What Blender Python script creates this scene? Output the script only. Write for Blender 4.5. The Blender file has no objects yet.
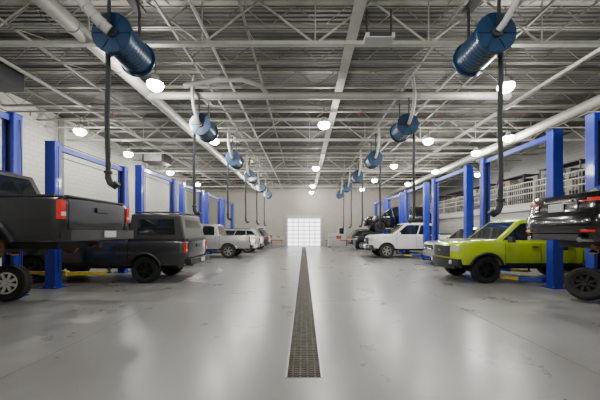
import bpy, bmesh, math, random
from mathutils import Vector, Matrix
from mathutils.geometry import tessellate_polygon
random.seed(4)
scene=bpy.context.scene
COL=scene.collection
# ---------------------------------------------------------------- materials
def mat(name,col,rough=.5,metal=0.,coat=0.,emit=0.,ecol=None,noise=0.,nscale=5.,bump=0.):
    m=bpy.data.materials.new(name); m.use_nodes=True
    nt=m.node_tree; b=nt.nodes['Principled BSDF']
    b.inputs['Base Color'].default_value=(*col,1); b.inputs['Roughness'].default_value=rough
    b.inputs['Metallic'].default_value=metal
    if coat: b.inputs['Coat Weight'].default_value=coat; b.inputs['Coat Roughness'].default_value=.08
    if emit:
        b.inputs['Emission Color'].default_value=(*(ecol or col),1); b.inputs['Emission Strength'].default_value=emit
    if noise:
        tc=nt.nodes.new('ShaderNodeTexCoord'); n=nt.nodes.new('ShaderNodeTexNoise')
        n.inputs['Scale'].default_value=nscale; n.inputs['Detail'].default_value=6
        nt.links.new(tc.outputs['Object'],n.inputs['Vector'])
        r=nt.nodes.new('ShaderNodeValToRGB')
        r.color_ramp.elements[0].position=.3; r.color_ramp.elements[1].position=.7
        r.color_ramp.elements[0].color=(*[c*(1-noise) for c in col],1)
        r.color_ramp.elements[1].color=(*[min(1,c*(1+noise*.6)) for c in col],1)
        nt.links.new(n.outputs['Fac'],r.inputs['Fac']); nt.links.new(r.outputs['Color'],b.inputs['Base Color'])
    return m
def paint(name,col,metal=.25,rough=.28): return mat(name,col,rough,metal,coat=.9,noise=.06,nscale=60)
M={}
M['green']=paint('paint_lime',(.44,.60,.012),.0,.22)
M['char']=paint('paint_charcoal',(.045,.048,.055),.4)
M['blackp']=paint('paint_black',(.005,.005,.007),.2,.2)
M['dkgrey']=paint('paint_faded_black',(.013,.014,.017),.2,.34)
M['white']=paint('paint_white',(.8,.8,.78),0)
M['silver']=paint('paint_silver',(.42,.42,.42),.5)
M['glass']=mat('tinted_glass',(.01,.012,.014),.05,0,coat=.5)
M['plastic']=mat('black_plastic',(.02,.02,.022),.55,noise=.2,nscale=40)
M['rubber']=mat('tire_rubber',(.014,.014,.015),.75,noise=.3,nscale=50)
M['seam']=mat('panel_gap',(.004,.004,.004),.8)
M['rim']=mat('alloy_rim',(.65,.65,.65),.28,.9)
M['rimdk']=mat('black_rim',(.03,.03,.032),.35,.6)
M['chrome']=mat('chrome',(.7,.7,.7),.12,1)
M['tail']=mat('tail_lens',(.5,.01,.01),.15,coat=1,emit=.2,ecol=(.8,.02,.01))
M['head']=mat('head_lens',(.75,.78,.8),.1,.3,coat=1)
M['plate']=mat('plate_white',(.5,.5,.5),.4)
M['rust']=mat('rusty_hub',(.22,.11,.06),.8,.4,noise=.5,nscale=20)
M['blue']=mat('lift_blue',(.012,.035,.42),.38,.1,coat=.4,noise=.15,nscale=6)
M['yellow']=mat('lift_yellow',(.75,.55,.05),.45,noise=.15,nscale=10)
M['steel']=mat('steel_dull',(.35,.35,.36),.4,.8,noise=.2,nscale=12)
M['dark']=mat('dark_metal',(.03,.03,.035),.5,.3)
M['reel']=mat('reel_blue',(.004,.032,.095),.35,.2,coat=.4,noise=.15,nscale=8)
M['hose']=mat('hose_black',(.02,.024,.032),.6,noise=.2,nscale=30)
M['duct']=mat('duct_offwhite',(.33,.33,.30),.5,.1,noise=.08,nscale=4)
M['flex']=mat('flex_duct_grey',(.42,.42,.42),.6,.1,noise=.08,nscale=14)
M['truss']=mat('truss_paint',(.20,.20,.17),.55,.1,noise=.12,nscale=6)
M['girder']=mat('girder_paint',(.34,.34,.30),.55,.1,noise=.12,nscale=6)
M['lamp']=mat('lamp_glow',(1,1,1),.4,emit=140,ecol=(1,.97,.88))
M['redp']=mat('red_cabinet',(.35,.03,.025),.4,noise=.1)
M['cab']=mat('grey_cabinet',(.4,.4,.4),.5,noise=.1)
M['wood']=mat('cardboard',(.22,.17,.12),.8,noise=.2)
# ---------------------------------------------------------------- mesh builder
class MB:
    def __init__(s): s.v=[];s.f=[];s.m=[];s.ms=[]
    def mi(s,k):
        if k not in s.ms: s.ms.append(k)
        return s.ms.index(k)
    def add(s,vs,fs,k):
        o=len(s.v); s.v+= [Vector(p) for p in vs]; i=s.mi(k)
        for f in fs: s.f.append([o+a for a in f]); s.m.append(i)
    def box(s,c,d,k,rot=None,taper=1.):
        c=Vector(c); vs=[]
        for x,y,z in [(-1,-1,-1),(1,-1,-1),(1,1,-1),(-1,1,-1),(-1,-1,1),(1,-1,1),(1,1,1),(-1,1,1)]:
            t=taper if z>0 else 1
            p=Vector((x*d[0]/2*t,y*d[1]/2*t,z*d[2]/2))
            if rot is not None: p=rot@p
            vs.append(c+p)
        s.add(vs,[(3,2,1,0),(4,5,6,7),(0,1,5,4),(1,2,6,5),(2,3,7,6),(3,0,4,7)],k)
    def beam(s,p0,p1,w,h,k):
        p0=Vector(p0);p1=Vector(p1);d=p1-p0
        q=d.to_track_quat('X','Z').to_matrix()
        s.box((p0+p1)/2,(d.length,w,h),k,rot=q)
    def tube(s,pts,r,k,n=8,caps=True):
        pts=[Vector(p) for p in pts]; rs=r if isinstance(r,(list,tuple)) else [r]*len(pts)
        vs=[];fs=[];up=None
        for i,p in enumerate(pts):
            t=(pts[min(i+1,len(pts)-1)]-pts[max(i-1,0)]).normalized()
            if up is None: up=t.orthogonal().normalized()
            up=(up-t*up.dot(t)).normalized(); b=t.cross(up)
            for j in range(n):
                a=2*math.pi*j/n; vs.append(p+(up*math.cos(a)+b*math.sin(a))*rs[i])
        for i in range(len(pts)-1):
            for j in range(n):
                fs.append((i*n+j,i*n+(j+1)%n,(i+1)*n+(j+1)%n,(i+1)*n+j))
        if caps: fs.append(tuple(range(n-1,-1,-1))); fs.append(tuple((len(pts)-1)*n+j for j in range(n)))
        s.add(vs,fs,k)
    def lathe(s,prof,c,k,n=28,rot=None,closed=False):
        c=Vector(c);vs=[];fs=[]
        for r,y in prof:
            for j in range(n):
                a=2*math.pi*j/n; p=Vector((r*math.cos(a),y,r*math.sin(a)))
                if rot is not None:p=rot@p
                vs.append(c+p)
        m=len(prof)
        for i in range(m if closed else m-1):
            i2=(i+1)%m
            for j in range(n): fs.append((i*n+j,i*n+(j+1)%n,i2*n+(j+1)%n,i2*n+j))
        if not closed:
            if prof[0][0]>1e-4: fs.append(tuple(range(n)))
            if prof[-1][0]>1e-4: fs.append(tuple((m-1)*n+j for j in range(n)))
        s.add(vs,fs,k)
    def obj(s,name,parent=None,bevel=0,angle=35,seg=2):
        me=bpy.data.meshes.new(name); me.from_pydata([tuple(v) for v in s.v],[],s.f)
        for k in s.ms: me.materials.append(M[k])
        for p,i in zip(me.polygons,s.m): p.material_index=i
        bm=bmesh.new(); bm.from_mesh(me); bmesh.ops.recalc_face_normals(bm,faces=bm.faces); bm.to_mesh(me); bm.free()
        me.polygons.foreach_set('use_smooth',[True]*len(me.polygons)); me.set_sharp_from_angle(angle=math.radians(angle))
        o=bpy.data.objects.new(name,me); COL.objects.link(o)
        if parent: o.parent=parent
        if bevel:
            b=o.modifiers.new('bev','BEVEL'); b.width=bevel; b.segments=seg; b.limit_method='ANGLE'; b.angle_limit=.6
        return o
def root(name,loc=(0,0,0),rz=0,sc=1):
    e=bpy.data.objects.new(name,None); e.empty_display_size=.3; COL.objects.link(e)
    e.location=loc; e.rotation_euler=(0,0,rz); e.scale=(sc,)*3
    return e
# ---------------------------------------------------------------- wheels
def wheel_geo(mb,c,R=.39,w=.26,rim='rim',side=1,rot=None,spokes=6):
    c=Vector(c); r1=R*.62
    prof=[(r1,-w*.42),(R*.8,-w*.5),(R*.94,-w*.47),(R,-w*.36),(R,-w*.12),(R*.985,-w*.1),(R*.985,w*.1),(R,w*.12),(R,w*.36),(R*.94,w*.47),(R*.8,w*.5),(r1,w*.42)]
    mb.lathe(prof,c,'rubber',n=32,rot=rot,closed=True)
    mb.lathe([(r1,-w*.4),(r1,w*.4),(r1*.93,w*.4),(r1*.86,w*.1),(r1*.86,-w*.4)],c,rim,n=32,rot=rot,closed=True)
    mb.lathe([(0,side*w*.05),(r1*.88,side*w*.05),(r1*.88,0),(0,0)],c,'seam',n=24,rot=rot)
    R0=rot if rot is not None else Matrix.Identity(3)
    for i in range(spokes):
        a=2*math.pi*i/spokes+.3
        q=R0@Matrix.Rotation(a,3,'Y')
        mb.box(c+q@Vector((r1*.5,side*w*.28,0)),(r1*.92,w*.1,r1*.26),rim,rot=q)
    mb.lathe([(0,side*w*.4),(r1*.2,side*w*.38),(r1*.26,side*w*.2),(r1*.26,0),(0,0)],c,rim,n=16,rot=rot)
    for i in range(40):
        a=2*math.pi*i/40; q=R0@Matrix.Rotation(a,3,'Y')
        for sy in (-.3,.3):
            mb.box(c+q@Vector((R,sy*w,0)),(.014,w*.3,R*.07),'rubber',rot=q)
# ---------------------------------------------------------------- vehicles
def inset(poly,d):
    n=len(poly);out=[]
    for i in range(n):
        p0=Vector(poly[i-1]);p=Vector(poly[i]);p1=Vector(poly[(i+1)%n])
        a=(p-p0).normalized();b=(p1-p).normalized()
        na=Vector((-a.y,a.x));nb=Vector((-b.y,b.x)); m=(na+nb)
        if m.length<1e-4:m=na
        m.normalize(); k=max(.5,m.dot(na))
        out.append(tuple(p+m*d/k))
    return out
def vehicle(name,kind,loc,rz,color,sc=1,wheels=True,rim='rim',topper=False,flare='plastic',bumper='plastic'):
    rt=root(name,loc,rz,sc)
    if kind=='pickup':
        L,W,rw,zs=5.4,1.88,.39,.52; ax=[1.22,4.47]
        tops=[(L-.06,.6),(L-.01,.7),(L,.85),(L-.01,1.0),(L-.05,1.11),(L-.14,1.18),(L-.35,1.235),(L-.8,1.27),(4.1,1.29),(3.8,1.22),(1.74,1.22),(1.68,1.24),(.04,1.27),(0,1.22),(.0,.85),(.03,.6)]
        gh=dict(x=(1.74,4.2),r=(1.92,3.38),zb=1.18,zt=1.86,yb=.87,yt=.68)
        doors=[(3.95,2.92),(2.92,1.92)]
    elif kind=='suv':
        L,W,rw,zs=4.75,1.88,.37,.42; ax=[.95,3.75]
        tops=[(L-.04,.5),(L,.7),(L-.02,.92),(L-.1,1.02),(L-.5,1.08),(3.5,1.12),(2.,1.12),(.05,1.12),(0,1.0),(.0,.7),(.05,.48)]
        gh=dict(x=(.06,3.65),r=(.45,2.85),zb=1.09,zt=1.7,yb=.86,yt=.66)
        doors=[(3.3,2.35),(2.35,1.4)]
    else:
        L,W,rw,zs=4.88,1.82,.33,.24; ax=[1.1,3.9]
        tops=[(L-.05,.32),(L,.5),(L-.05,.66),(L-.2,.76),(L-.9,.88),(3.6,.96),(2.,.98),(1.0,1.0),(.9,1.04),(.3,1.08),(.1,1.09),(.06,1.04),(.02,.9),(.0,.76),(-.05,.7),(-.08,.55),(-.05,.38),(.08,.26)]
        gh=dict(x=(.62,3.75),r=(1.5,2.75),zb=.98,zt=1.45,yb=.82,yt=.6)
        doors=[(3.35,2.4),(2.4,1.5)]
    zm=(zs+tops[3][1])/2+.05
    rr_=.18 if kind=='sedan' else .06
    nr_=.30 if kind=='pickup' else .2
    def f(x,z):
        s=1-.05*min(1,((z-zm)/.45)**2)
        t=max(0,(x-(L-.9))/.9); s-=.14*t*t
        t=max(0,(.6-x)/.6); s-=(.09 if kind=='sedan' else .05)*t*t
        return s
    sy=lambda x,z:W/2*f(x,z)
    ra=rw+.075
    poly=[]; th=math.asin(max(-1,min(1,(zs-rw)/ra)))
    poly.append((.12,zs))
    for a in ax:
        for i in range(13):
            t=math.pi-th-(math.pi-2*th)*i/12
            poly.append((a+ra*math.cos(t),rw+ra*math.sin(t)))
    poly.append((L-.25,zs)); poly+=tops
    lay=[(.05,W/2),(.018,W/2-.012),(0,W/2-.05),(0,-(W/2-.05)),(.018,-(W/2-.012)),(.05,-W/2)]
    n=len(poly); bm=bmesh.new(); rings=[]
    for d,y in lay:
        P=inset(poly,d) if d else poly
        rings.append([bm.verts.new((p[0],y,p[1])) for p in P])
    for a,b in zip(rings,rings[1:]):
        for i in range(n):
            bm.faces.new((a[i],a[(i+1)%n],b[(i+1)%n],b[i]))
    for r in (rings[0],rings[-1]):
        for t in tessellate_polygon([[Vector((v.co.x,v.co.z,0)) for v in r]]):
            try: bm.faces.new([r[i] for i in t])
            except Exception: pass
    x=.2
    while x<L:
        bmesh.ops.bisect_plane(bm,geom=bm.verts[:]+bm.edges[:]+bm.faces[:],plane_co=(x,0,0),plane_no=(1,0,0)); x+=.15 if x>L-1 else .4
    for z in [zs+.12*i for i in range(1,7)]:
        bmesh.ops.bisect_plane(bm,geom=bm.verts[:]+bm.edges[:]+bm.faces[:],plane_co=(0,0,z),plane_no=(0,0,1))
    for y in (-.75,-.6,-.4,-.15,.15,.4,.6,.75):
        bmesh.ops.bisect_plane(bm,geom=bm.verts[:]+bm.edges[:]+bm.faces[:],plane_co=(0,y,0),plane_no=(0,1,0))
    for v in bm.verts: v.co.y*=f(v.co.x,v.co.z)
    nx=lambda y:-nr_*(abs(y)/(W/2))**3
    tx=lambda y:rr_*(abs(y)/(W/2))**4
    for v in bm.verts:
        if v.co.x>L-.3: v.co.x+=nx(v.co.y)*((v.co.x-(L-.3))/.3)
        if v.co.x<.3: v.co.x+=tx(v.co.y)*min(1,(.3-v.co.x)/.25)
    bmesh.ops.recalc_face_normals(bm,faces=bm.faces)
    me=bpy.data.meshes.new('body'); bm.to_mesh(me); bm.free(); me.materials.append(M[color])
    body=bpy.data.objects.new('body',me); COL.objects.link(body)
    if kind=='pickup' and not topper:
        c=MB(); c.box((.88,0,1.25),(1.55,1.5,.9),'seam'); co=c.obj('cut')
        bo=body.modifiers.new('b','BOOLEAN'); bo.object=co; bo.operation='DIFFERENCE'; bo.solver='EXACT'
        dg=bpy.context.evaluated_depsgraph_get(); m2=bpy.data.meshes.new_from_object(body.evaluated_get(dg))
        body.modifiers.clear(); body.data=m2; bpy.data.objects.remove(co)
    body.parent=rt
    body.data.polygons.foreach_set('use_smooth',[True]*len(body.data.polygons)); body.data.set_sharp_from_angle(angle=math.radians(32))
    g=gh; A=lambda y:(g['x'][0],y*g['yb'],g['zb']);B=lambda y:(g['x'][1],y*g['yb']*.93,g['zb'])
    C=lambda y:(g['r'][1],y*g['yt'],g['zt']);D=lambda y:(g['r'][0],y*g['yt'],g['zt']-.02)
    mb=MB(); mid=(g['r'][0]+g['r'][1])/2
    vs=[A(-1),B(-1),B(1),A(1),D(-1),C(-1),C(1),D(1)]
    mb.add(vs,[(3,2,1,0),(4,5,6,7),(0,1,5,4),(1,2,6,5),(2,3,7,6),(3,0,4,7)],color)
    mb.box((mid,0,g['zt']+.005),(g['r'][1]-g['r'][0]-.2,g['yt']*1.7,.04),color,taper=.9)
    mb.obj('cab_greenhouse',rt,bevel=.06,seg=4)
    w=MB()
    def patch(Q,pl,k='glass',off=.006,out=None):
        Q=[Vector(q) for q in Q]
        def P(u,v): return (Q[0]*(1-u)+Q[1]*u)*(1-v)+(Q[3]*(1-u)+Q[2]*u)*v
        nn=(Q[1]-Q[0]).cross(Q[3]-Q[0]).normalized()
        if nn.dot(out)<0: nn=-nn
        w.add([P(u,v)+nn*off for u,v in pl],[tuple(range(len(pl)))],k)
    for s in (-1,1):
        Q=[A(s),B(s),C(s),D(s)]; o=Vector((0,s,0))
        if kind=='pickup':
            patch(Q,[(.47,.12),(.93,.12),(.93,.2),(.9,.82),(.86,.86),(.48,.86)],out=o)
            patch(Q,[(.09,.12),(.44,.12),(.44,.86),(.12,.86),(.09,.8)],out=o)
        elif kind=='suv':
            patch(Q,[(.56,.12),(.95,.12),(.93,.2),(.9,.82),(.86,.87),(.55,.87)],out=o)
            patch(Q,[(.28,.12),(.54,.12),(.53,.87),(.28,.87)],out=o)
            patch(Q,[(.05,.18),(.26,.12),(.26,.87),(.1,.8)],out=o)
        else:
            patch(Q,[(.5,.12),(.93,.12),(.93,.2),(.9,.82),(.86,.86),(.5,.86)],out=o)
            patch(Q,[(.1,.14),(.48,.12),(.48,.86),(.14,.84),(.1,.75)],out=o)
    patch([B(-1),B(1),C(1),C(-1)],[(.05,.12),(.95,.12),(.94,.92),(.06,.92)],out=Vector((1,0,.3)))
    patch([A(-1),A(1),D(1),D(-1)],[(.08,.15),(.92,.15),(.9,.88),(.1,.88)],out=Vector((-1,0,.3)))
    w.obj('windows',rt)
    u=MB(); zt=tops[3][1]-.12
    u.box((L/2,0,(zs+zt)/2-.05),(L-.7,W-.62,zt-zs-.16),'seam')
    u.box((L/2,0,zs-.06),(L-.9,.9,.16),'dark')
    for a in ax:
        u.tube([(a,-W/2+.25,rw),(a,W/2-.25,rw)],.06,'dark',8)
        u.lathe([(0,-.14),(.14,-.1),(.16,0),(.14,.1),(0,.14)],(a,0,rw),'dark',12)
    u.tube([(.3,-.4,zs-.1),(1.8,-.45,zs-.1),(3.2,-.3,zs-.1)],.05,'rust',8)
    u.obj('underbody',rt)
    d=MB()
    def strip(x0,z0,x1,z1,wd=.012,k='seam',off=.004,th=0):
        for s in (-1,1):
            N=6;vs=[];fs=[]
            dx,dz=x1-x0,z1-z0;l=math.hypot(dx,dz);px,pz=-dz/l*wd/2,dx/l*wd/2
            for i in range(N+1):
                t=i/N
                for q in (-1,1):
                    X=x0+dx*t+px*q;Z=z0+dz*t+pz*q
                    vs.append((X,s*(sy(X,Z)+off),Z))
            for i in range(N): fs.append((2*i,2*i+1,2*i+3,2*i+2))
            d.add(vs,fs,k)
    def front(y0,y1,z0,z1,k,off=.012,x0=None,rear=False,th=.03,N=8):
        vs=[];fs=[]
        for i in range(N+1):
            y=y0+(y1-y0)*i/N
            X=(tx(y) if rear else L+nx(y))+(x0 or 0); sgn=-1 if rear else 1
            for zz in (z0,z1):
                vs.append((X+sgn*off,y,zz)); vs.append((X-sgn*th,y,zz))
        for i in range(N):
            a=4*i;b_=4*(i+1)
            fs+= [(a,b_,b_+2,a+2),(a+1,a+3,b_+3,b_+1),(a+2,b_+2,b_+3,a+3),(a,a+1,b_+1,b_)]
        fs+=[(0,2,3,1),(4*N,4*N+1,4*N+3,4*N+2)]
        d.add(vs,fs,k)
    zt=gh['zb']-.01; zl=zs+.07
    for a,b in doors:
        for xx in (a,b):
            strip(xx,zl+(.12 if xx==doors[-1][1] else 0),xx,zt)
        strip(a,zl,b,zl)
        for s in (-1,1): d.box((b+.16,s*(sy(b,zt-.1)+.012),zt-.1),(.17,.03,.03),color if kind!='pickup' else flare)
    if kind=='pickup':
        strip(1.7,zs+.03,1.7,1.2,.016)
        strip(1.72,zs+.03,3.95,zs+.03,.09,flare,.012)
    for a in ax:
        for s in (-1,1):
            P=[]
            for i in range(17):
                t=math.pi-th-(math.pi-2*th)*i/16
                X=a+(ra+.02)*math.cos(t);Z=rw+(ra+.02)*math.sin(t)
                P.append((X,s*(sy(X,Z)-.005),Z))
            d.tube(P,.04 if kind=='pickup' else .018,flare if kind!='sedan' else color,6)
    for s in (-1,1):
        mx=gh['x'][1]-.35
        d.box((mx,s*(W/2+.1),gh['zb']+.1),(.1,.2,.16 if kind=='pickup' else .12),flare if flare=='plastic' else color,taper=.85)
    if kind=='pickup':
        front(-W*.44,W*.44,.5,.7,bumper,.08,th=.05); front(-W*.36,W*.36,.4,.5,'plastic',.03)
        front(-W*.27,W*.27,.74,1.08,'plastic',.015)
        for i in range(4): front(-W*.25,W*.25,.8+.065*i,.815+.065*i,'dark',.03)
        d.box((L+.03,0,.93),(.02,.16,.08),'chrome')
        for s in (-1,1):
            front(*sorted((s*W*.28,s*W*.42)),.92,1.06,'head',.012); 
            d.lathe([(0,.04),(.06,.03),(.07,0),(0,0)],(L+nx(W*.32)+.06,s*W*.32,.6),'head',12,rot=Matrix.Rotation(-math.pi/2,3,'Z'))
            d.box((.05,s*W*.452,1.04),(.07,.1,.3),'tail'); d.box((.046,s*W*.452,.97),(.08,.085,.06),'head')
            front(*sorted((s*W*.385,s*W*.392)),.7,1.2,'seam',.004,rear=True)
            d.box((.88,s*(W/2*.95-.05),1.262),(1.5,.1,.03),'plastic')
        front(-W*.45,W*.45,.54,.71,bumper,.15,rear=True,th=.02); d.box((-.165,0,.64),(.02,.32,.12),'plate')
        d.box((-.015,0,1.08),(.03,.3,.09),'plastic')
        front(-W*.38,W*.38,.72,.73,'seam',.004,rear=True)
        d.box((.05,0,1.268),(.08,1.5,.03),'plastic')
    elif kind=='suv':
        front(-W*.42,W*.42,.4,.6,color,.06); front(-W*.24,W*.24,.72,.92,'plastic',.02)
        for z in(.76,.83): front(-W*.22,W*.22,z,z+.02,'chrome',.035)
        for s in (-1,1):
            front(*sorted((s*W*.25,s*W*.41)),.8,.92,'head',.015); d.box((.05,s*W*.42,.95),(.1,.22,.22),'tail')
            d.box((1.7,s*.62,1.73),(1.9,.04,.04),'plastic')
        front(-W*.43,W*.43,.44,.66,'plastic',.05,rear=True); d.box((-.01,0,.85),(.03,.34,.13),'plate')
    else:
        for s in (-1,1):
            front(*sorted((s*W*.3,s*W*.435)),.86,.99,'tail',.0,x0=.03,rear=True)
            front(*sorted((s*W*.22,s*W*.3)),.86,.95,'tail',.0,x0=.03,rear=True)
            front(*sorted((s*W*.235,s*W*.31)),.875,.90,'head',.006,x0=.03,rear=True)
            strip(.17,.93,.42,.95,.1,'tail',.012)
            front(*sorted((s*W*.24,s*W*.42)),.6,.73,'head',.0)
            front(*sorted((s*W*.3,s*W*.4)),.4,.44,'tail',.09,rear=True)
            d.tube([(-.09,s*.55,.27),(.15,s*.55,.27)],.045,'chrome',12)
            d.box((.02,s*.42,.86),(.02,.01,.25),'seam')
        front(-.3,.3,.95,.975,'chrome',.01,x0=.02,rear=True); d.box((-.005,0,.85),(.02,.32,.15),'plate')
        front(-.5,.5,.26,.36,'plastic',.07,rear=True); front(-W*.43,W*.43,.695,.705,'seam',.055,rear=True)
        front(-W*.3,W*.3,.4,.58,'plastic',.01)
    d.obj('trim_parts',rt,bevel=.01)
    if topper:
        t=MB(); x0,x1=.05,1.72;z0,z1=1.25,2.04;a,b=W/2*.95,W/2*.84
        vs=[(x0,-a,z0),(x1,-a,z0),(x1,a,z0),(x0,a,z0),(x0+.18,-b,z1-.03),(x1-.03,-b,z1),(x1-.03,b,z1),(x0+.18,b,z1-.03)]
        t.add(vs,[(3,2,1,0),(4,5,6,7),(0,1,5,4),(1,2,6,5),(2,3,7,6),(3,0,4,7)],'plastic'); t.obj('bed_topper',rt,bevel=.06,seg=3)
        t=MB()
        for s in(-1,1):
            t.tube([(x0+.25,s*(b-.1),z1+.05),(x1-.1,s*(b-.1),z1+.05)],.02,'dark')
            vs=[(x0+.3,s*(a-.012),z0+.18),(x1-.25,s*(a-.012),z0+.18),(x1-.28,s*(b+.03),z1-.16),(x0+.36,s*(b+.03),z1-.16)]
            t.add(vs,[(0,1,2,3)],'glass')
        for xx in(.45,.95,1.5): t.tube([(xx,-b+.05,z1+.06),(xx,b-.05,z1+.06)],.018,'dark')
        t.add([(x0+.03,-.62,z0+.12),(x0+.03,.62,z0+.12),(x0+.15,.55,z1-.15),(x0+.15,-.55,z1-.15)],[(0,1,2,3)],'glass')
        t.obj('topper_rack',rt)
    for i,a in enumerate(ax):
        for s in (-1,1):
            wm=MB(); c=(a,s*(W/2-.13),rw)
            if wheels:
                wheel_geo(wm,c,rw,.25 if kind=='pickup' else .21,rim,s); wm.obj('wheel',rt)
            else:
                wm.lathe([(0,s*.12),(.06,s*.12),(.07,s*.02),(.165,s*.02),(.17,-s*.06),(.05,-s*.08),(.05,-s*.2),(0,-s*.2)],c,'rust',24)
                for j in range(5):
                    t=j*2*math.pi/5; wm.tube([(c[0]+.05*math.cos(t),c[1]+s*.02,c[2]+.05*math.sin(t)),(c[0]+.05*math.cos(t),c[1]+s*.07,c[2]+.05*math.sin(t))],.008,'steel',6)
                wm.tube([(a+.05,c[1]-s*.25,rw-.05),(a+.05,c[1]-s*.25,rw+.4)],.03,'rust',8)
                wm.obj('brake_hub',rt)
    return rt
PI=math.pi
vehicle('pickup_truck','pickup',(4.4+5.4,9.35,0),PI,'green',rim='rimdk')
vehicle('suv','suv',(5.75+4.75,13.45,0),PI,'silver')
vehicle('pickup_truck','pickup',(3.75+5.8,17.5,.0),PI,'white',sc=1.08,rim='rim',flare='white',bumper='chrome')
vehicle('suv','suv',(4.6+4.75,21.6,1.5),PI,'blackp',sc=1.05,rim='rimdk')
vehicle('suv','suv',(4.0,25.7,0),0,'char')
vehicle('sedan_car','sedan',(4.78,5.5,1.1),0,'blackp',wheels=False)
vehicle('pickup_truck','pickup',(-4.05,5.8,.78),PI,'dkgrey',sc=1.06,wheels=False,flare='dkgrey',bumper='plastic')
vehicle('pickup_truck','pickup',(-3.42,9.35,0),PI,'char',rim='rimdk',topper=True)
vehicle('suv','suv',(-4.9,13.4,0),PI,'blackp')
vehicle('pickup_truck','pickup',(-3.05,17.5,0),PI,'silver',sc=1.05,flare='silver',bumper='chrome')
vehicle('suv','suv',(-3.1,21.6,0),PI,'silver')
vehicle('suv','suv',(-3.0,25.7,0),PI,'char')
# ---------------------------------------------------------------- lifts
def lift(sx,yc,H=4.2,arm=.16,yel=False):
    X=sx*6.74; rt=root('two_post_lift',(X,yc,0))
    p=MB()
    for s in (-1,1):
        y=s*1.5
        p.box((0,y+s*.1,H/2),(.27,.025,H),'blue')
        for q in(-1,1):
            p.box((q*.125,y,H/2),(.025,.21,H),'blue'); p.box((q*.095,y-s*.1,H/2),(.07,.02,H),'blue')
        p.box((0,y,.015),(.42,.4,.03),'blue')
        p.box((0,y,H+.01),(.29,.23,.03),'blue')
        p.box((0,y-s*.03,H/2+.5),(.1,.06,H-1.2),'dark')
        for a in(-1,1):
            for b in(-1,1): p.tube([(a*.17,y+b*.16,.02),(a*.17,y+b*.16,.07)],.018,'steel',6)
    p.obj('columns',rt,bevel=.005)
    p=MB(); p.box((0,0,H-.1),(.13,2.8,.14),'blue'); p.tube([(.1,-1.4,H-.0),(.1,1.4,H-.0)],.012,'hose'); p.tube([(-.06,-1.3,H-.32),(-.06,1.3,H-.32)],.014,'dark')
    p.obj('overhead_beam',rt,bevel=.01)
    p=MB()
    for s in(-1,1):
        y=s*1.42
        p.box((0,y,arm+.35),(.17,.14,.8),'dark')
        p.box((0,y-s*.14,arm+.02),(.42,.14,.14),'yellow' if yel else 'blue')
        for q in(-1,1):
            e=Vector((q*(1.15 if yel else .95),s*(.98 if yel else .62),arm)); b=Vector((q*.17,y-s*.16,arm)); m=b.lerp(e,.5)
            p.beam(b,m,.12,.1,'yellow' if yel else 'blue'); p.beam(m,e,.095,.08,'yellow')
            p.lathe([(0,.0),(.07,.0),(.07,.03),(.03,.04),(.03,.1),(.07,.11),(.07,.14),(0,.14)],e-Vector((0,0,.01)),'dark',14,rot=Matrix.Rotation(PI/2,3,'X'))
        p.tube([(.17,y+s*.12,.4),(.18,y+s*.14,H*.6),(.16,y+s*.1,H-.1)],.012,'hose',6)
    p.obj('carriage_arms',rt,bevel=.006)
    p=MB(); yy=-1.5; p.box((sx*.2,yy,1.45),(.12,.16,.3),'dark'); p.box((sx*.2,yy,1.15),(.18,.2,.28),'dark'); p.obj('power_unit',rt,bevel=.015)
for i in range(6):
    yc=5.2+4.1*i
    lift(1,yc,4.2,{0:1.1,3:.16,4:1.75}.get(i,.16))
    lift(-1,yc,4.2 if i!=1 else 3.9,{0:1.07,1:.34}.get(i,.16),yel=(i==1))
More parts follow.
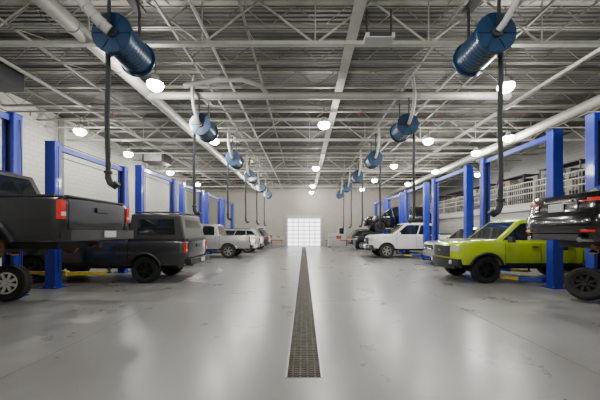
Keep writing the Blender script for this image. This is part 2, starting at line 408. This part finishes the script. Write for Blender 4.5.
# ---------------------------------------------------------------- exhaust hose reels
def reel(sx,yc,drop,amp):
    rt=root('exhaust_hose_reel',(sx*3.2,yc,4.82))
    p=MB(); 
    p.lathe([(0,-.4),(.1,-.4),(.1,-.385),(.33,-.385),(.34,-.375),(.34,-.36),(.29,-.35),(.29,.35),(.34,.36),(.34,.385),(.1,.39),(0,.39)],(0,0,0),'reel',36)
    for i in range(9): p.lathe([(.285,-.05),(.302,-.03),(.302,.03),(.285,.05)],(0,-.3+.075*i,0),'reel',30)
    p.lathe([(0,-.43),(.09,-.43),(.1,-.39),(.1,-.37)],(0,0,0),'dark',18)
    for i in range(6):
        t=i*PI/3; q=Matrix.Rotation(t,3,'Y'); p.box(q@Vector((.21,-.392,0)),(.19,.014,.03),'reel',rot=q)
    p.obj('drum',rt)
    p=MB()
    for y in(-.44,.44): 
        p.beam((0,y,1.0),(0,y,.0),.05,.03,'dark')
    p.beam((0,-.45,0),(0,.45,0),.05,.05,'dark'); p.box((0,0,1.0),(.2,1.0,.05),'dark')
    p.box((sx*.18,.5,.1),(.16,.12,.16),'dark')
    p.obj('mount_frame',rt)
    p=MB(); pts=[]
    for i in range(13):
        t=i/12; pts.append((sx*amp*math.sin(t*PI/2),-.42-.25*math.sin(t*PI),1.45*t**1.3))
    rr=.09 if amp>.4 else .05
    p.tube(pts,rr,'flex',14)
    for i in range(1,12): p.tube([pts[i],(Vector(pts[i])+(Vector(pts[i+1])-Vector(pts[i]))*.15)],rr*1.12,'flex',14)
    p.obj('suction_duct',rt)
    p=MB(); hx=sx*.32
    P=[(0,0.05,.31),(sx*.17,0,.28),(hx-.02*sx,0,.13),(hx,0,0)]+[(hx+.01*math.sin(k*.9),0,-.25*k) for k in range(1,int(drop/.25)+1)]
    p.tube(P,.042,'hose',10)
    e=Vector(P[-1]); p.tube([e,e+Vector((0,0,-.1)),e+Vector((-sx*.04,0,-.2)),e+Vector((-sx*.11,0,-.25)),e+Vector((-sx*.17,0,-.19))],[.045,.055,.055,.06,.065],'hose',12)
    p.lathe([(.045,-.03),(.07,-.02),(.07,.02),(.045,.03)],e,'dark',14,rot=Matrix.Rotation(PI/2,3,'X'))
    p.tube([e,e+Vector((-sx*.06,0,.12)),e+Vector((-sx*.02,0,.3))],.01,'steel',6)
    p.obj('exhaust_hose',rt)
for i in range(6):
    reel(-1,5.2+4.1*i,2.25 if i==0 else 2.5,.6 if i==0 else .15); reel(1,5.2+4.1*i,2.75,.3 if i==0 else .12)
# ---------------------------------------------------------------- floor
def nodes(name):
    m=bpy.data.materials.new(name); m.use_nodes=True; return m,m.node_tree,m.node_tree.nodes['Principled BSDF']
m,nt,b=nodes('polished_concrete'); N=nt.nodes;Lk=nt.links
tc=N.new('ShaderNodeTexCoord')
n1=N.new('ShaderNodeTexNoise');n1.inputs['Scale'].default_value=.45;n1.inputs['Detail'].default_value=8;n1.inputs['Roughness'].default_value=.6
n2=N.new('ShaderNodeTexNoise');n2.inputs['Scale'].default_value=1.0;n2.inputs['Detail'].default_value=10;n2.inputs['Roughness'].default_value=.65;n2.inputs['Distortion'].default_value=.1
for n in(n1,n2): Lk.new(tc.outputs['Object'],n.inputs['Vector'])
r1=N.new('ShaderNodeValToRGB');r1.color_ramp.elements[0].position=.3;r1.color_ramp.elements[1].position=.72
r1.color_ramp.elements[0].color=(.205,.205,.203,1);r1.color_ramp.elements[1].color=(.27,.27,.267,1);Lk.new(n1.outputs['Fac'],r1.inputs['Fac'])
r2=N.new('ShaderNodeValToRGB');r2.color_ramp.elements[0].position=.34;r2.color_ramp.elements[1].position=.60
r2.color_ramp.elements[0].color=(.5,.48,.46,1);r2.color_ramp.elements[1].color=(1,1,1,1);Lk.new(n2.outputs['Fac'],r2.inputs['Fac'])
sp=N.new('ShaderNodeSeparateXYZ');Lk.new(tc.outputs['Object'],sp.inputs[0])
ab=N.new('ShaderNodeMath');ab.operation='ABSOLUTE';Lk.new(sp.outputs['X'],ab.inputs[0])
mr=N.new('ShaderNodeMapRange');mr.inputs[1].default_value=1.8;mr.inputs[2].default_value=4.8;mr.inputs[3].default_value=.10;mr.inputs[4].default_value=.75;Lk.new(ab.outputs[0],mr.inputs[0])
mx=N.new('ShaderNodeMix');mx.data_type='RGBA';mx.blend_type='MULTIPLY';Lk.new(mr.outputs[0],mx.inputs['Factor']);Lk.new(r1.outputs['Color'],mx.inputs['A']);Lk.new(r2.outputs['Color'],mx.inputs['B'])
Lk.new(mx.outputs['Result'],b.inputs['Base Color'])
rr=N.new('ShaderNodeMapRange');rr.inputs[1].default_value=.3;rr.inputs[2].default_value=.7;rr.inputs[3].default_value=.25;rr.inputs[4].default_value=.36;Lk.new(n2.outputs['Fac'],rr.inputs[0]);Lk.new(rr.outputs[0],b.inputs['Roughness'])
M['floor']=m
X0,X1,Y0,Y1,ZC=-11,14,-7,31,6.7
GW=.2; GY0,GY1=2.98,28.5
p=MB()
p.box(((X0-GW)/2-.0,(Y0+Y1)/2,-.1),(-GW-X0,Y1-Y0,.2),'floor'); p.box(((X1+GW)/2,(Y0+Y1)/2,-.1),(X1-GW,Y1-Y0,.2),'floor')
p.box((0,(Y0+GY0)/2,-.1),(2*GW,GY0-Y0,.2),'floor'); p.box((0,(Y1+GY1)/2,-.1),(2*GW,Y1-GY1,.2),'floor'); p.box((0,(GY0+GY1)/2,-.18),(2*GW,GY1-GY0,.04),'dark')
p.obj('floor')
M['joint']=mat('floor_joint',(.12,.12,.12),.7)
p=MB()
for x in(-3.1,3.1,): p.box((x,12,.0008),(.008,37,.0016),'joint')
for k in range(0,8):
    y=2.2+4.1*k
    for s in (-1,1): p.box((s*5.3,y,.0008),(10.0,.008,.0016),'joint')
p.obj('trim_floor_joints')
M['grate']=mat('grate_iron',(.12,.11,.09),.5,.6,noise=.3,nscale=10)
p=MB(); 
for s in(-1,1): p.box((s*(GW-.012),(GY0+GY1)/2,-.02),(.024,GY1-GY0,.05),'steel')
for s in (-1,-.33,.33,1): p.box((s*.12,(GY0+GY1)/2,-.025),(.018,GY1-GY0,.03),'grate')
y=GY0+.02
while y<GY1:
    p.box((0,y,-.02),(2*GW-.05,.016,.034),'grate'); y+=.05
p.obj('trench_drain_grate')
# ---------------------------------------------------------------- shell
def blockmat(name,c1,c2,mortar,w=.4,h=.2,axis='X'):
    m,nt,b=nodes(name);N=nt.nodes;Lk=nt.links
    tc=N.new('ShaderNodeTexCoord');sp=N.new('ShaderNodeSeparateXYZ');cb=N.new('ShaderNodeCombineXYZ')
    Lk.new(tc.outputs['Object'],sp.inputs[0]);Lk.new(sp.outputs[axis],cb.inputs['X']);Lk.new(sp.outputs['Z'],cb.inputs['Y'])
    br=N.new('ShaderNodeTexBrick');br.inputs['Scale'].default_value=1;br.inputs['Brick Width'].default_value=w;br.inputs['Row Height'].default_value=h
    br.inputs['Mortar Size'].default_value=.008;br.inputs['Color1'].default_value=(*c1,1);br.inputs['Color2'].default_value=(*c2,1);br.inputs['Mortar'].default_value=(*mortar,1)
    Lk.new(cb.outputs[0],br.inputs['Vector']);Lk.new(br.outputs['Color'],b.inputs['Base Color']);b.inputs['Roughness'].default_value=.6
    bp=N.new('ShaderNodeBump');bp.inputs['Strength'].default_value=.4;bp.inputs['Distance'].default_value=.01;bp.invert=True
    Lk.new(br.outputs['Fac'],bp.inputs['Height']);Lk.new(bp.outputs['Normal'],b.inputs['Normal'])
    return m
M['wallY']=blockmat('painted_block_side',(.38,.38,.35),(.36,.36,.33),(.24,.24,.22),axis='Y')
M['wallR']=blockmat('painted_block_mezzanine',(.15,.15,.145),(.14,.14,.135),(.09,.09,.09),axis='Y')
M['wallX']=blockmat('painted_block_back',(.34,.32,.28),(.32,.30,.26),(.24,.23,.2),axis='X')
m,nt,b=nodes('roof_deck');N=nt.nodes;Lk=nt.links
tc=N.new('ShaderNodeTexCoord');wv=N.new('ShaderNodeTexWave');wv.bands_direction='Y';wv.inputs['Scale'].default_value=2.2
Lk.new(tc.outputs['Object'],wv.inputs['Vector']);rp=N.new('ShaderNodeValToRGB');rp.color_ramp.elements[0].color=(.04,.04,.036,1);rp.color_ramp.elements[1].color=(.07,.068,.061,1)
Lk.new(wv.outputs['Fac'],rp.inputs['Fac']);Lk.new(rp.outputs['Color'],b.inputs['Base Color']);b.inputs['Roughness'].default_value=.6
bp=N.new('ShaderNodeBump');bp.inputs['Strength'].default_value=.6;bp.inputs['Distance'].default_value=.05;Lk.new(wv.outputs['Fac'],bp.inputs['Height']);Lk.new(bp.outputs['Normal'],b.inputs['Normal'])
M['deck']=m
def B(name,c,d,k,bev=0):
    p=MB();p.box(c,d,k);return p.obj(name,bevel=bev)
yc=(Y0+Y1)/2;ly=Y1-Y0;xc=(X0+X1)/2;lx=X1-X0
B('ceiling',(xc,yc,ZC+.1),(lx+.4,ly+.4,.2),'deck')
B('wall_left',(X0-.1,yc,ZC/2),(.2,ly,ZC),'wallY')
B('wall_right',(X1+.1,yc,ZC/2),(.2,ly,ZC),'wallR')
B('wall_back',(xc,Y1+.1,ZC/2),(lx+.4,.2,ZC),'wallX')
B('wall_front',(xc,Y0-.1,ZC/2),(lx+.4,.2,ZC),'wallX')
MX=9.9;MZ=2.45
B('wall_mezzanine',(MX+.1,yc,MZ/2),(.2,ly,MZ),'wallY')
B('mezzanine_floor',((MX+X1)/2-.05,yc,MZ+.1),(X1-MX+.1,ly,.2),'cab')
p=MB()
for z in(.55,.8,1.05): p.tube([(MX,Y0+.1,MZ+.2+z),(MX,Y1-.1,MZ+.2+z)],.024,'girder',6)
y=Y0+.3
while y<Y1: p.tube([(MX,y,MZ+.2),(MX,y,MZ+1.25)],.026,'girder',6); y+=1.6
y=Y0+.3
while y<Y1: p.tube([(MX,y,MZ+.22),(MX,y,MZ+1.23)],.008,'girder',4); y+=.13
p.box((MX,yc,MZ+.28),(.02,ly-.4,.12),'girder')
p.obj('mezzanine_guardrail')
for k in range(8):
    p=MB(); y=4+k*3.3; x=12.6
    for dx in(-.4,.4):
        for dy in(-1.1,1.1): p.box((x+dx,y+dy,MZ+.2+1.05),(.05,.05,2.1),'dark')
    for z in(.1,.75,1.4,2.05): p.box((x,y,MZ+.2+z),(.85,2.25,.05),'dark')
    for z in(.13,.78,1.43):
        yy=-.95
        while yy<.9:
            w=random.uniform(.25,.5);h=random.uniform(.2,.5);p.box((x-.05,y+yy+w/2,MZ+.2+z+h/2),(.6,w*.9,h),random.choice(['wood','dark','dark','plastic','dark'])); yy+=w
    p.obj('parts_shelf',bevel=.005)
# ---------------------------------------------------------------- overhead door
M['daylight']=mat('door_pane',(.8,.85,.9),.3,emit=3.0,ecol=(.9,.94,1))
M['doorf']=mat('door_frame',(.5,.30,.28),.5)
DW,DH=3.5,2.95
p=MB()
p.box((0,Y1-.04,DH/2),(DW,.06,DH),'daylight')
for i in range(7): p.box((-DW/2+DW*i/6,Y1-.08,DH/2),(.06,.05,DH),'doorf')
for i in range(8): p.box((0,Y1-.08,DH*i/7+.01),(DW,.05,.07),'doorf')
p.obj('door_1')
p=MB()
for s in(-1,1): p.box((s*(DW/2+.1),Y1-.08,DH/2),(.14,.14,DH),'cab')
p.box((0,Y1-.1,DH+.15),(DW+.4,.2,.3),'cab'); p.obj('trim_door_frame')
for i,xx in enumerate((-4.6,4.0)):
    p=MB();p.box((xx,Y1-.05,1.05),(.95,.08,2.1),'cab');p.box((xx,Y1-.1,1.6),(.5,.03,.6),'glass');p.box((xx+.38,Y1-.12,1.0),(.12,.06,.03),'chrome');p.obj('door_%d'%(i+2),bevel=.005)
p=MB()
for s in (-1,1):
    p.box((s*3.9,30.2,.62),(3.4,.05,.09),'redp')
    for k in range(4): p.box((s*(2.3+k*1.07),30.2,.33),(.06,.06,.66),'dark')
p.obj('safety_barrier')
def chest(x,y,rz,k):
    rt=root('tool_chest',(x,y,0),rz);p=MB();p.box((0,0,.55),(1.1,.5,.85),k);p.box((0,0,1.2),(1.05,.42,.42),k);p.box((0,-.0,.99),(1.14,.54,.03),'dark')
    for i in range(5):p.box((0,-.262,.25+.15*i),(1.0,.02,.125),k);p.box((0,-.28,.29+.15*i),(.9,.02,.015),'chrome')
    for i in range(3):p.box((0,-.222,1.06+.12*i),(.96,.02,.1),k)
    for a in(-.45,.45):
        for bb in(-.18,.18):p.lathe([(0,-.02),(.06,-.02),(.06,.02),(0,.02)],(a,bb,.06),'rubber',12)
    p.obj('cabinet',rt,bevel=.01)
for k in range(6):
    chest(-10.6,8.3+4.1*k,PI/2,['redp','dark','cab'][k%3]); chest(9.5,7.3+4.1*k,-PI/2,['dark','cab','dark'][k%3])
chest(2.9,28.2,0,'cab')
def bench(x,y):
    rt=root('workbench',(x,y,0));p=MB();p.box((0,0,.92),(1.8,.7,.06),'cab')
    for a in(-.85,.85):
        for bb in(-.3,.3):p.box((a,bb,.45),(.06,.06,.9),'steel')
    p.box((0,0,.3),(1.7,.6,.04),'steel');p.box((-.4,0,1.08),(.4,.3,.26),'redp');p.box((.4,.05,1.05),(.3,.3,.2),'wood');p.obj('bench',rt,bevel=.006)
bench(3.2,23.4);bench(-2.9,28.4)
# ---------------------------------------------------------------- roof structure
p=MB()
def joist(y,zb,zt,pan,rc,rw_):
    for z in(zb,zt):
        for q in(-1,1): p.box((xc,y+q*rc,z),(lx,rc*1.1,.05),'truss')
    n=int(lx/pan)
    for i in range(n):
        a=X0+i*pan;m_=a+pan/2
        p.tube([(a,y,zt),(m_,y,zb)],rw_,'truss',5,False);p.tube([(m_,y,zb),(a+pan,y,zt)],rw_,'truss',5,False)
y=-5.6
while y<Y1:
    joist(y,6.12,6.62,1.2,.035,.012); y+=1.35
p.obj('ceiling_joists')
p=MB()
for y in (-.3,6.4,13.1,19.8,26.5):
    for z in(5.65,6.6):
        p.box((xc,y,z),(lx,.12,.075),'girder')
    n=10;pan=lx/n
    for i in range(n):
        a=X0+i*pan
        p.tube([(a,y,6.6),(a+pan/2,y,5.65)],.022,'girder',6);p.tube([(a+pan/2,y,5.65),(a+pan,y,6.6)],.022,'girder',6);p.tube([(a+pan/2,y,5.65),(a+pan/2,y,6.6)],.016,'girder',6)
p.obj('ceiling_girder_trusses')
p=MB()
for x in(-9,-6.6,-3,-1.3,3.2,5.0,7.6,11):
    p.beam((x,Y0,6.12),(x,Y1,6.12),.05,.05,'truss')
    y=-5.6
    while y+1.35<Y1:
        p.tube([(x,y,6.12),(x,y+1.35,6.6)],.012,'truss',4,False); y+=1.35
p.obj('ceiling_bridging')
p=MB()
for x in(1.1,):
    p.box((x,yc,5.98),(.24,ly,.03),'girder');p.box((x,yc,6.12),(.03,ly,.28),'girder')
p.obj('ceiling_beam')
p=MB(); p.tube([(-4.8,Y0+.1,5.78),(-4.8,Y1-.1,5.78)],.16,'duct',20)
y=-6
while y<Y1: p.tube([(-4.8,y,5.78),(-4.8,y+.04,5.78)],.172,'duct',20); y+=1.5
p.tube([(9.2,Y0+.1,5.6),(9.2,Y1-.1,5.6)],.17,'duct',20)
p.tube([(-4.8,8.9,5.68),(6.3,8.9,5.68)],.11,'duct',18)
for k in range(7): p.tube([(-4.+k*1.5,8.9,5.68),(-3.96+k*1.5,8.9,5.68)],.122,'duct',18)
pts=[(-3.4,8.2,5.62),(-3.2,8.25,5.7),(-2.9,8.4,5.85),(-2.5,8.45,5.95),(-1.8,8.45,5.95),(-1.3,8.6,5.85),(-1.1,8.85,5.7)]
p.tube(pts,.07,'duct',14)
p.obj('ventilation_ducts')
p=MB()
for x,r in((-7.8,.05),(-2.2,.035),(4.2,.04),(7.2,.05)): p.tube([(x,Y0+.15,5.95),(x,Y1-.15,5.95)],r,'duct',8)
for y in(4.2,10.6,12.2,16.2,20,24): p.tube([(X0+.15,y,5.9),(X1-.15,y,5.9)],.035,'duct',8)
for y in(4.2,10.6,16.2):
    for x in range(-10,13,3): p.tube([(x,y,5.9),(x,y,5.75)],.02,'redp',6)
p.obj('sprinkler_pipes')
p=MB(); p.box((1.55,6.0,5.5),(.6,.25,.1),'cab');p.box((1.55,5.86,5.5),(.45,.05,.06),'dark');p.tube([(1.3,6.0,5.5),(1.3,6.0,6.1)],.02,'dark');p.tube([(1.8,6.0,5.5),(1.8,6.0,6.1)],.02,'dark');p.obj('ceiling_heater',bevel=.01)
p=MB();
for x,y in((-8.6,7.8),(-8.6,17)): 
    p.box((x,y,5.75),(1.2,1.0,.5),'dark');p.box((x,y-.52,5.75),(1.0,.03,.4),'steel')
    for s in(-.5,.5):p.tube([(x+s,y,6),(x+s,y,6.1)],.02,'dark')
p.obj('unit_heaters',bevel=.02)
for i,y in enumerate((6.4,13.1,19.8,26.5)):
    p=MB();p.box((X0+.15,y,3.3),(.26,.26,6.6),'girder');p.obj('trim_column_%d'%(i+1),bevel=.01)
# ---------------------------------------------------------------- lamps
LP=[(-4,7.8),(5.5,7.9),(.74,10.7),(.74,18),(.74,25),(-8.8,11.4),(-8.9,14.7),(-8.9,19.3),(-3.9,12.6),(5.4,12.6),(-4,17.4),(5.4,17.4),(-4,22.2),(5.4,22.2),(-3.9,27),(5.4,27),(8.6,12.2),(8.6,14.5),(8.6,19),(-8.8,24),(8.6,24),(.74,2.6),(-5.9,1.5),(6.5,1.5),(-4,-4),(5,-4),(.74,29),(12,10),(12,20)]
for x,y in LP:
    z=5.5; rt=root('high_bay_lamp',(x,y,z))
    p=MB();p.lathe([(0,-.22),(.08,-.22),(.1,-.12),(.17,-.05),(.19,0),(.175,0),(.15,-.04),(0,-.05)],(0,0,0),'cab',24,rot=Matrix.Rotation(-PI/2,3,'X')) 
    p.tube([(0,0,.2),(0,0,.62)],.012,'dark',6)
    p.obj('housing',rt)
    p=MB();p.lathe([(0,.2),(.11,.18),(.18,.12),(.21,.05),(.2,.0),(0,0.0)],(0,0,0),'lamp',24,rot=Matrix.Rotation(-PI/2,3,'X')); p.obj('lens',rt)
    ld=bpy.data.lights.new('bulb','POINT');ld.energy=175 if x<11 else 50;ld.color=(1,.97,.90);ld.shadow_soft_size=.15
    lo=bpy.data.objects.new('bulb',ld);COL.objects.link(lo);lo.parent=rt;lo.location=(0,0,-.40)
# ---------------------------------------------------------------- loose wheels
def loose(loc,rim,tilt,yaw,name,R=.38):
    rt=root(name,loc,yaw);p=MB();wheel_geo(p,(0,0,0),R,.25,rim,-1,rot=Matrix.Rotation(tilt,3,'X'),spokes=8);p.obj('tire_and_rim',rt)
loose((-6.45,6.35,.385),'rim',-.1,.15,'truck_wheel')
loose((-7.3,6.2,.385),'rimdk',-.1,-.3,'truck_wheel')
loose((6.12,6.3,.37),'rimdk',-.35,-.9,'truck_wheel',.34)
loose((6.56,6.2,.37),'rimdk',-.35,-.9,'truck_wheel',.34)
w=bpy.data.worlds.new('W');scene.world=w;w.use_nodes=True;w.node_tree.nodes['Background'].inputs[0].default_value=(.6,.7,.8,1);w.node_tree.nodes['Background'].inputs[1].default_value=.5
cd=bpy.data.cameras.new('camera');cam=bpy.data.objects.new('camera',cd);COL.objects.link(cam)
cam.location=(0,0,1.5);cam.rotation_euler=(PI/2,0,0);cd.sensor_width=36;cd.lens=290/600*36;cd.shift_x=-4/600;cd.shift_y=32/600;cd.clip_end=200;cd.clip_start=.05
scene.camera=cam
